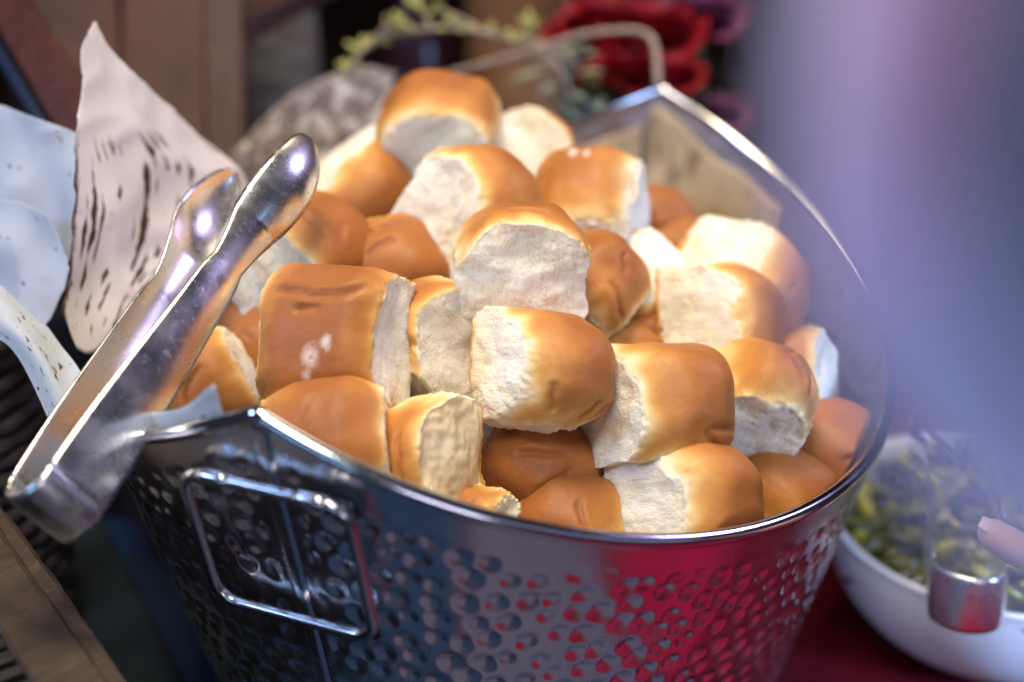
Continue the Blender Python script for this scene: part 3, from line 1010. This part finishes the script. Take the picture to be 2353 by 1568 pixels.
V, F = beam((rs[0] - .15, rs[1] + .03, rs[2] / 2 - .003), (rs[0] + .09, rs[1] + .03, rs[2] / 2 - .003), (0, 1, 0), .13, rs[2] - .012, 12, .003)
mesh("shade_riser", V, F, mat_plain("matte_black", (.006, .006, .007), (.012, .011, .012), .8, 40, .1), None, False,
     label="added black riser, standing in for shade, under the reddish wooden crate", cat="riser")
for k, x in enumerate((150, 370)):
    V, F = beam(P(x + 20, -140, 1.0), P(x + 20, 640, .93), CV(1, 0, 0), .0625, .012, 40, .0008, seed=k)
    mesh("plank", V, F, M['mahog'], crate, False)
V, F = beam(P(515, -140, .985), P(525, 620, .915), CV(1, 0, 0), .026, .022, 40, .002, seed=9)
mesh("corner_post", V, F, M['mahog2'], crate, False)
V, F = beam(P(505, 95, .97), P(790, -60, 1.02), CV(.4, .9, .1), .020, .016, 40, .002, [(0, .003, .0015)], 7)
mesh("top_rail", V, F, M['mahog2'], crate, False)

# ------------------------------------------------------------------ notched tray and slate at the lower left
M['traywood'] = mat_wood("tray_wood", (.034, .022, .015), (.072, .047, .030), (30, 30, 30), .5)
M['slate'] = mat_plain("blue_slate", (.012, .018, .023), (.032, .045, .052), .45, 25, .4)
tp = P(90, 1420, .52)
tray = empty("notched_box", (tp[0], tp[1], 0), "brown wooden box edge with a row of dark notches, below the serving tongs", "box")
BZ = .185
e0, e1 = PZ(-90, 1075, BZ), PZ(355, 1700, BZ)
Td = (e1 - e0) / np.linalg.norm(e1 - e0)
Wl = np.array([Td[1], -Td[0], 0.0])          # away from the tub
if Wl[0] > 0:
    Wl = -Wl
V, F = beam(e0 + Wl * .012, e1 + Wl * .012, Wl, .030, .012, 60, .0015, [(-.008, .0015, .001)], 5)
mesh("edge_board", V, F, M['traywood'], tray, False)
dz = np.array([0, 0, 1.0])
for q0, q1 in ((e0 + Wl * .008, e1 + Wl * .008), (e0 + Wl * .16, e1 + Wl * .16), (e1 + Wl * .012, e1 + Wl * .155), (e0 + Wl * .03, e0 + Wl * .155)):
    q0 = q0 * [1, 1, 0] + dz * (BZ / 2 + .004); q1 = q1 * [1, 1, 0] + dz * (BZ / 2 + .004)
    V, F = beam(q0, q1, dz, BZ - .022, .010, 12, .001, seed=3)
    mesh("side_board", V, F, M['traywood'], tray, False)
M['notch'] = mat_plain("notch_black", (.010, .008, .007), (.02, .016, .013), .7, 60, .2)
for k in range(16):
    c = e0 + Td * (.050 + k * .0105) + Wl * .024 - dz * .001
    V, F = beam(c, c + Wl * .022, Td, .0060, .010, 6, .0008, seed=k)
    mesh("tooth", V, F, M['notch'], tray, False)
q0, q1 = PZ(110, 1190, .055), PZ(330, 1700, .055)
V, F = beam(q0 - [0, 0, .027], q1 - [0, 0, .027], (1, .4, 0), .062, .05, 24, .003, seed=4)
mesh("slate_block", V, F, M['slate'], None, False, label="dull blue-green slate block between the notched wooden box and the tub", cat="block")

# ------------------------------------------------------------------ bowl of pickles
M['china'] = mat_plain("white_china", (.74, .75, .78), (.80, .80, .82), .22, 20, .02, spec=.5)
bo = P(2310, 1195, .83)
BR, BH = .103, bo[2]
prof = [(.0, .004), (.040, .004), (.044, .0), (.050, .002), (.052, .008)]
for k in range(1, 15):
    a = k / 14 * math.pi / 2
    prof.append((.050 + (BR - .050) * math.sin(a) ** .9, .008 + (BH - .008) * (1 - math.cos(a)) ** .85))
prof += [(BR + .0005, BH + .0012), (BR - .0025, BH + .0022), (BR - .0045, BH + .0006)]
for k in range(13, 0, -1):
    a = k / 14 * math.pi / 2
    prof.append((.046 + (BR - .052) * math.sin(a) ** .9, .013 + (BH - .013) * (1 - math.cos(a)) ** .85))
prof += [(.03, .013), (0, .013)]
prof = np.array(prof); npf = len(prof); na = 96
a = np.linspace(0, 2 * math.pi, na, endpoint=False)
V = np.stack([np.outer(np.cos(a), prof[:, 0]) + bo[0], np.outer(np.sin(a), prof[:, 0]) + bo[1], np.repeat(prof[None, :, 1] + .003, na, 0)], -1).reshape(-1, 3)
mesh("white_bowl", V, grid_faces(na, npf, True), M['china'], None, True, label="white china bowl of chopped pickles beside the tub", cat="bowl")
m = NT("pickle")
co = m.coord()
rc = m.n('ShaderNodeAttribute', attribute_name='tone').outputs['Fac']
colr = m.ramp(rc, [(0, (.024, .024, .004)), (.40, (.10, .095, .007)), (.8, (.23, .21, .012)), (1, (.52, .45, .02))])
m.l(colr, m.b.inputs['Base Color']); m.set(Roughness=.22, Specular_IOR_Level=.6)
m.bump(m.noise(co, 160, 3), .4, .001)
rnd = np.random.RandomState(7)
parts, tone = [], []
for k in range(330):
    r = (BR - .014) * math.sqrt(rnd.rand()); an = rnd.rand() * 2 * math.pi
    c = np.array([bo[0] + r * math.cos(an), bo[1] + r * math.sin(an), BH - .018 + .030 * (1 - (r / BR) ** 2) + rnd.uniform(-.010, .006)])
    ax_ = rnd.randn(3); ax_[2] *= .5; ax_ /= np.linalg.norm(ax_)
    L = rnd.uniform(.007, .024); cv = np.cross(ax_, rnd.randn(3)) * .4
    t = np.linspace(-1, 1, 6)
    path = c + np.outer(t * L, ax_) + np.outer((t ** 2) * L, cv)
    v, f = tube(path, (.0022 + .0032 * rnd.rand()) * np.array([.6, .95, 1, 1, .95, .6]), 6)
    parts.append((v, f)); tone.append(np.full(len(v), rnd.rand() ** 1.4))
V, F = merge(parts)
mesh("chopped_pickles", V, F, m.m, None, True, attr={'tone': np.concatenate(tone)}, kind='stuff',
     label="glossy olive-green chopped pickles heaped in the white bowl", cat="pickles")

# ------------------------------------------------------------------ flowers and twigs behind the tub
M['rose'] = mat_plain("rose_petal", (.20, .0005, .005), (.32, .001, .010), .6, 50, .2, 0)
M['mauve'] = mat_plain("mauve_petal", (.13, .022, .06), (.22, .05, .12), .6, 50, .2, 0)
M['stem'] = mat_plain("green_stem", (.05, .09, .02), (.10, .15, .04), .6, 60, .2)
M['leafdark'] = mat_plain("dark_leaf", (.012, .035, .010), (.03, .07, .02), .5, 60, .2)
M['sage'] = mat_plain("sage_leaf", (.26, .30, .20), (.40, .43, .32), .8, 60, .2)
M['bud'] = mat_plain("lime_bud", (.36, .35, .08), (.52, .50, .17), .6, 80, .2)
M['bark'] = mat_wood("twig_bark", (.26, .18, .13), (.46, .35, .27), (200, 200, 200), .7)


def leaf_patch(base, d, up, L, W_, curl=.25, n=7):
    d = d / np.linalg.norm(d); s = np.cross(d, up); s /= np.linalg.norm(s) + 1e-9; nrm = np.cross(s, d)
    V = []
    for i in range(n):
        t = i / (n - 1)
        wv = W_ * math.sin(math.pi * min(1, t * .92 + .05)) ** .8
        c = base + d * L * t + nrm * (-curl * L * t * t)
        for u in (-1, 0, 1):
            V.append(c + s * u * wv / 2 + nrm * abs(u) * wv * .18)
    return np.array(V), grid_faces(n, 3)


def flower(name, c, rad, mat, label, cat, group, seed, foot):
    rnd = np.random.RandomState(seed)
    root = empty(name, (foot[0], foot[1], 0.0), label, cat, group)
    parts = []
    for k in range(26):
        t = k / 25
        az_ = k * 2.399; el = 1.45 - 1.25 * t
        d = np.array([math.cos(az_) * math.cos(el), math.sin(az_) * math.cos(el), math.sin(el)])
        nu = 7
        u, v = np.meshgrid(np.linspace(-1, 1, nu), np.linspace(0, 1, nu), indexing='ij')
        s = np.cross(d, [0, 0, 1]); s /= np.linalg.norm(s); nn = np.cross(s, d)
        rr = rad * (.62 + .38 * t)
        wv = rr * .95 * np.sin(np.clip(v * .8 + .2, 0, 1) * math.pi * .55)
        pt = c + np.array([0, 0, -rad * .5]) + d * (v * rr * 1.15)[..., None] + s * (u * wv * .75)[..., None] + nn * ((u ** 2) * rr * .35 - (v ** 3) * rr * .3 * t + .03 * rr * rnd.randn(nu, nu))[..., None]
        parts.append((pt.reshape(-1, 3), grid_faces(nu, nu)))
    V, F = merge(parts)
    mesh("bloom", V, F, mat, root)
    pth = smooth_path([np.array(c) - [0, 0, rad * .5], (np.array(c) * .6 + np.array(foot) * .4) + rnd.randn(3) * .004, np.array(foot)], 14)
    V, F = tube(pth, .0028, 7)
    st = mesh("stem", V, F, M['stem'], root)
    for k in range(3):
        b = pth[2 + 2 * k]
        v, f = leaf_patch(b, np.array([rnd.randn(), rnd.randn(), .5 * rnd.rand()]), np.array([0, 0, 1.0]), .035, .020)
        mesh("leaf", v, f, M['leafdark'], root)
    return root


pc = P(1190, 150, 1.16)
for k, (x, y, d, rr, lab) in enumerate([
    (1400, 40, 1.05, .040, "deep red rose with a dark centre, beside the brown pot"),
    (1500, 55, 1.03, .040, "red rose in full bloom behind the bent twig"),
    (1450, 150, 1.00, .030, "small red rose hanging low under the twig"),
    (1545, 160, .99, .024, "crimson rosebud just over the tub's far tip")]):
    c = P(x, y, d)
    flower("red_rose", c, rr, M['rose'], lab, "rose", "red roses behind the tub", 20 + k, (c[0] * .8 + .02 * k, c[1] + .05, .003))
for k, (x, y, d, rr, lab) in enumerate([
    (1610, 20, 1.06, .036, "mauve flower behind the red roses, highest of its kind"),
    (1660, 250, 1.04, .022, "mauve flower beyond the tub's far rim, half hidden by the sleeve")]):
    c = P(x, y, d)
    flower("mauve_flower", c, rr, M['mauve'], lab, "flower", "mauve flowers behind the tub", 40 + k, (c[0] + .02, c[1] + .03, .003))

# bare bent twig
tw = [P(1000, 178, .97), P(1100, 150, .965), P(1240, 110, .955), P(1330, 82, .95), P(1420, 70, .945), P(1480, 76, .94), P(1505, 110, .935), P(1512, 200, .93), P(1515, 330, .945)]
root = empty("bare_twig", tuple(tw[-1] * [1, 1, 0]), "bare brown twig bending over behind the heap of rolls", "twig")
pth = smooth_path(tw, 60)
V, F = tube(pth, np.linspace(.0016, .0026, 60) * (1 + .12 * np.sin(np.arange(60) * 1.7)), 8)
mesh("stem", V, F, M['bark'], root)
V, F = tube(smooth_path([tw[2], P(1290, 165, .96), P(1315, 230, .97)], 12), .0018, 6)
mesh("side_shoot", V, F, M['bark'], root)
# budding sprig
sp_ = [P(1330, 150, .98), P(1260, 110, .965), P(1170, 88, .96), P(1060, 66, .955), P(950, 70, .95), P(870, 88, .945), P(828, 120, .94), P(800, 165, .935)]
root = empty("budding_sprig", tuple(sp_[0] * [1, 1, 0]), "yellow-green budding sprig arching over the block-printed parchment", "sprig")
pth = smooth_path(sp_, 60)
V, F = tube(pth, np.linspace(.0026, .0013, 60), 7)
mesh("stem", V, F, M['bark'], root)
bv, bf = [], None
u = np.linspace(0, math.pi, 6)
bv = np.array([[.0036 * math.sin(a) * math.cos(b), .0036 * math.sin(a) * math.sin(b), .006 * (1 - math.cos(a))] for a in u for b in np.linspace(0, 2 * math.pi, 7)[:-1]])
bf = []
for i in range(5):
    for k in range(6):
        bf.append([i * 6 + k, i * 6 + (k + 1) % 6, (i + 1) * 6 + (k + 1) % 6, (i + 1) * 6 + k])
bm_ = bpy.data.meshes.new("bud"); bm_.from_pydata(bv.tolist(), [], bf); bm_.materials.append(M['bud'])
bm_.polygons.foreach_set("use_smooth", [True] * len(bm_.polygons)); bm_.update()
rnd = np.random.RandomState(3)
shoots = [(22, P(1000, 25, .95)), (30, P(945, 8, .945)), (14, P(1215, 62, .955)), (44, P(915, 55, .94))]
anchors = [pth[i] for i in range(8, 60, 1) if rnd.rand() < .35 + .6 * (i > 44 or 12 < i < 26)]
for i, e in shoots:
    q = smooth_path([pth[i], (pth[i] + e) / 2 + [0, 0, .003], e], 10)
    V, F = tube(q, .0012, 6)
    mesh("shoot", V, F, M['bark'], root)
    anchors += [q[5], q[7], q[8], q[9], q[9]]
for b in anchors:
    o = bpy.data.objects.new("bud", bm_)
    link(o, root)
    d = Vector((rnd.randn() * .6, rnd.randn() * .6, rnd.randn() * .5 + .25)).normalized()
    o.location = Vector(b) - parent_world(root)
    o.rotation_euler = d.to_track_quat('Z', 'Y').to_euler()
    s = rnd.uniform(.45, .85); o.scale = (s * .8, s * .8, s * 1.3)
# sage-grey foliage
c = P(1305, 190, 1.0)
root = empty("sage_plant", (c[0], c[1], 0), "pale sage-green leafy plant in front of the red roses", "plant")
V, F = tube(smooth_path([c + [0, 0, .02], c * [1, 1, .5], c * [1, 1, 0]], 10), .003, 7)
mesh("stem", V, F, M['stem'], root)
rnd = np.random.RandomState(9)
for k in range(34):
    d = rnd.randn(3); d[2] = abs(d[2]) * .8
    b = c + np.array([rnd.randn() * .012, rnd.randn() * .012, rnd.uniform(-.05, .02)])
    v, f = leaf_patch(b, d, np.array([0, 0, 1.0]), rnd.uniform(.016, .030), .009, .3)
    mesh("leaf", v, f, M['sage'] if k % 4 else M['leafdark'], root)
# brown pot and log behind
M['pot'] = mat_wood("pot_wood", (.24, .105, .04), (.40, .19, .085), (20, 20, 60), .6)
M['birch'] = mat_wood("birch_bark", (.03, .022, .016), (.20, .17, .14), (12, 12, 60), .8)
def lathe_thing(name, c, prof, mat, label, cat):
    prof = np.array(prof); a = np.linspace(0, 2 * math.pi, 64, endpoint=False)
    V = np.stack([np.outer(np.cos(a), prof[:, 0]) + c[0], np.outer(np.sin(a), prof[:, 0]) + c[1], np.repeat(prof[None, :, 1], 64, 0)], -1).reshape(-1, 3)
    V += .0015 * np.stack([vnoise(V * 40, s) for s in (1, 2, 3)], -1)
    return mesh(name, V, grid_faces(64, len(prof), True), mat, None, True, label=label, cat=cat)
lathe_thing("round_pot", P(1190, 60, 1.25), [(0, .002), (.038, .002), (.042, .01), (.044, .20), (.046, .36), (.049, .365), (.049, .385), (.043, .385), (.041, .34), (0, .33)],
            M['pot'], "brown wooden pot behind the arching sprig", "pot")
lathe_thing("birch_log", P(630, 190, 1.13), [(0, .002), (.036, .002), (.038, .01), (.038, .2), (.037, .31), (.034, .318), (0, .318)],
            M['birch'], "mottled grey birch log standing beside the crate", "log")
lathe_thing("dark_bottle", P(960, 60, 1.30), [(0, .002), (.036, .002), (.038, .01), (.038, .20), (.030, .24), (.014, .27), (.013, .34), (.016, .345), (.016, .36), (0, .36)],
            mat_plain("dark_glass", (.020, .008, .012), (.035, .012, .018), .25, 10, .05), "dark plum-brown bottle behind the budding sprig", "bottle")

# ------------------------------------------------------------------ person reaching past the camera
M['skin'] = mat_plain("skin", (.55, .33, .27), (.66, .42, .35), .45, 70, .15, 0, .2)
m = NT("flannel_sleeve")
co = m.coord()
# navy shoulder is painted-in shade; plum band, periwinkle sleeve, lilac inner stripe
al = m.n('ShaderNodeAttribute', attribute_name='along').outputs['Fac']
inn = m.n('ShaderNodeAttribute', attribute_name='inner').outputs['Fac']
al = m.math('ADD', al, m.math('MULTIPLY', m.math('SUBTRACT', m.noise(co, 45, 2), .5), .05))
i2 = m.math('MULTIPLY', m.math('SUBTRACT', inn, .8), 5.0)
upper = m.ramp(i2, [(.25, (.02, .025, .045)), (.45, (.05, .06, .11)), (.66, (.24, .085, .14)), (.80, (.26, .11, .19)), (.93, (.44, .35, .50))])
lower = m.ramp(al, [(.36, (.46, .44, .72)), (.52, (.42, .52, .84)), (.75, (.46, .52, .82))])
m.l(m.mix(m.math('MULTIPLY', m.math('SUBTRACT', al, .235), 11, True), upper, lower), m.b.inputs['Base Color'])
m.set(Roughness=.85, Sheen_Weight=.3)
m.bump(m.noise(co, 600, 3), .3, .0006)
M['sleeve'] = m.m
ARM = [P(3900, -900, .12), P(3330, 100, .118), P(3210, 680, .165), P(3060, 1130, .31), P(2800, 1390, .60)]
ARMR = [.042, .040, .036, .030, .024]
shoulder, elbow, wrist = ARM[0], ARM[1], ARM[-1]
knk = P(2590, 1345, .61)


def capsule(path, rads, n=14, res=24):
    pth = smooth_path(path, res); rr = smooth_path(np.array(rads, float)[:, None] * np.ones(3), res)[:, 0]
    V, F = tube(pth, rr, n)
    return V, F


fw = (knk - wrist) / np.linalg.norm(knk - wrist)
sd = np.cross(fw, -FWD); sd /= np.linalg.norm(sd)
parts = [capsule(ARM, ARMR, 20, 60),
         capsule([wrist - fw * .02, wrist + fw * .02, knk - fw * .01, knk + fw * .008], [.026, .030, .030, .020], 18, 20)]
tips = [([knk, P(2460, 1318, .615), P(2340, 1262, .618), P(2272, 1222, .62), P(2256, 1213, .62)], [.0105, .0088, .0080, .0070, .0040])]
for k in range(1, 4):
    b = knk - fw * .062 + FWD * .010 * k - UPV * .012 * k
    tips.append(([b - fw * .01, b + fw * .030 + FWD * .012, b + fw * .036 + FWD * .030, b + fw * .022 + FWD * .040], [.0105, .009, .008, .006]))
th0 = wrist - fw * .01 - FWD * .012
tips.append(([th0, th0 + fw * .03 + UPV * .022 + FWD * .01, th0 + fw * .055 + UPV * .018 + FWD * .022], [.013, .0105, .007]))
for pa, ra in tips:
    parts.append(capsule(pa, ra, 12, 20))
V, F = merge(parts)
person = mesh("person", V, F, M['skin'], None, True, label="person in a blue and plum sleeve reaching past toward the bowl, one finger out", cat="person")
rm = person.modifiers.new("body", 'REMESH'); rm.mode = 'VOXEL'; rm.voxel_size = .0018; rm.use_smooth_shade = True
sm = person.modifiers.new("soften", 'SMOOTH'); sm.iterations = 6; sm.factor = .5
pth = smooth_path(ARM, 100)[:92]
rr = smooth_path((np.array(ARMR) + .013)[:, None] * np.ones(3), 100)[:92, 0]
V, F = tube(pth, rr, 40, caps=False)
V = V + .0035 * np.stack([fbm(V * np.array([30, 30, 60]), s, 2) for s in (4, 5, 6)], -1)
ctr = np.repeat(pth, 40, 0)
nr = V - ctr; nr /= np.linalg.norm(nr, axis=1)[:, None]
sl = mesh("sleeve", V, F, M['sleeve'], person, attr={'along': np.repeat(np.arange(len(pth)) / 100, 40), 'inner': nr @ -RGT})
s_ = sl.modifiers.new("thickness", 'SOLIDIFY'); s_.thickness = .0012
# fingernail
tdir = P(2256, 1213, .62) - P(2340, 1262, .618); tdir /= np.linalg.norm(tdir)
up_ = UPV * .75 - FWD * .6; up_ -= tdir * (up_ @ tdir); up_ /= np.linalg.norm(up_)
sx_ = np.cross(tdir, up_)
c = P(2270, 1219, .62) + up_ * .0052
u, v = np.meshgrid(np.linspace(-1, 1, 9), np.linspace(-1, 1, 9), indexing='ij')
V = c + sx_ * (u * .0045 * np.sqrt(1 - .35 * v ** 2))[..., None] + tdir * (v * .0055)[..., None] - up_ * (u ** 2 * .0022 + .0008 * v ** 2)[..., None]
mesh("fingernail", V.reshape(-1, 3), grid_faces(9, 9), mat_plain("nail", (.62, .42, .38), (.7, .5, .46), .2, 40, .05), person)
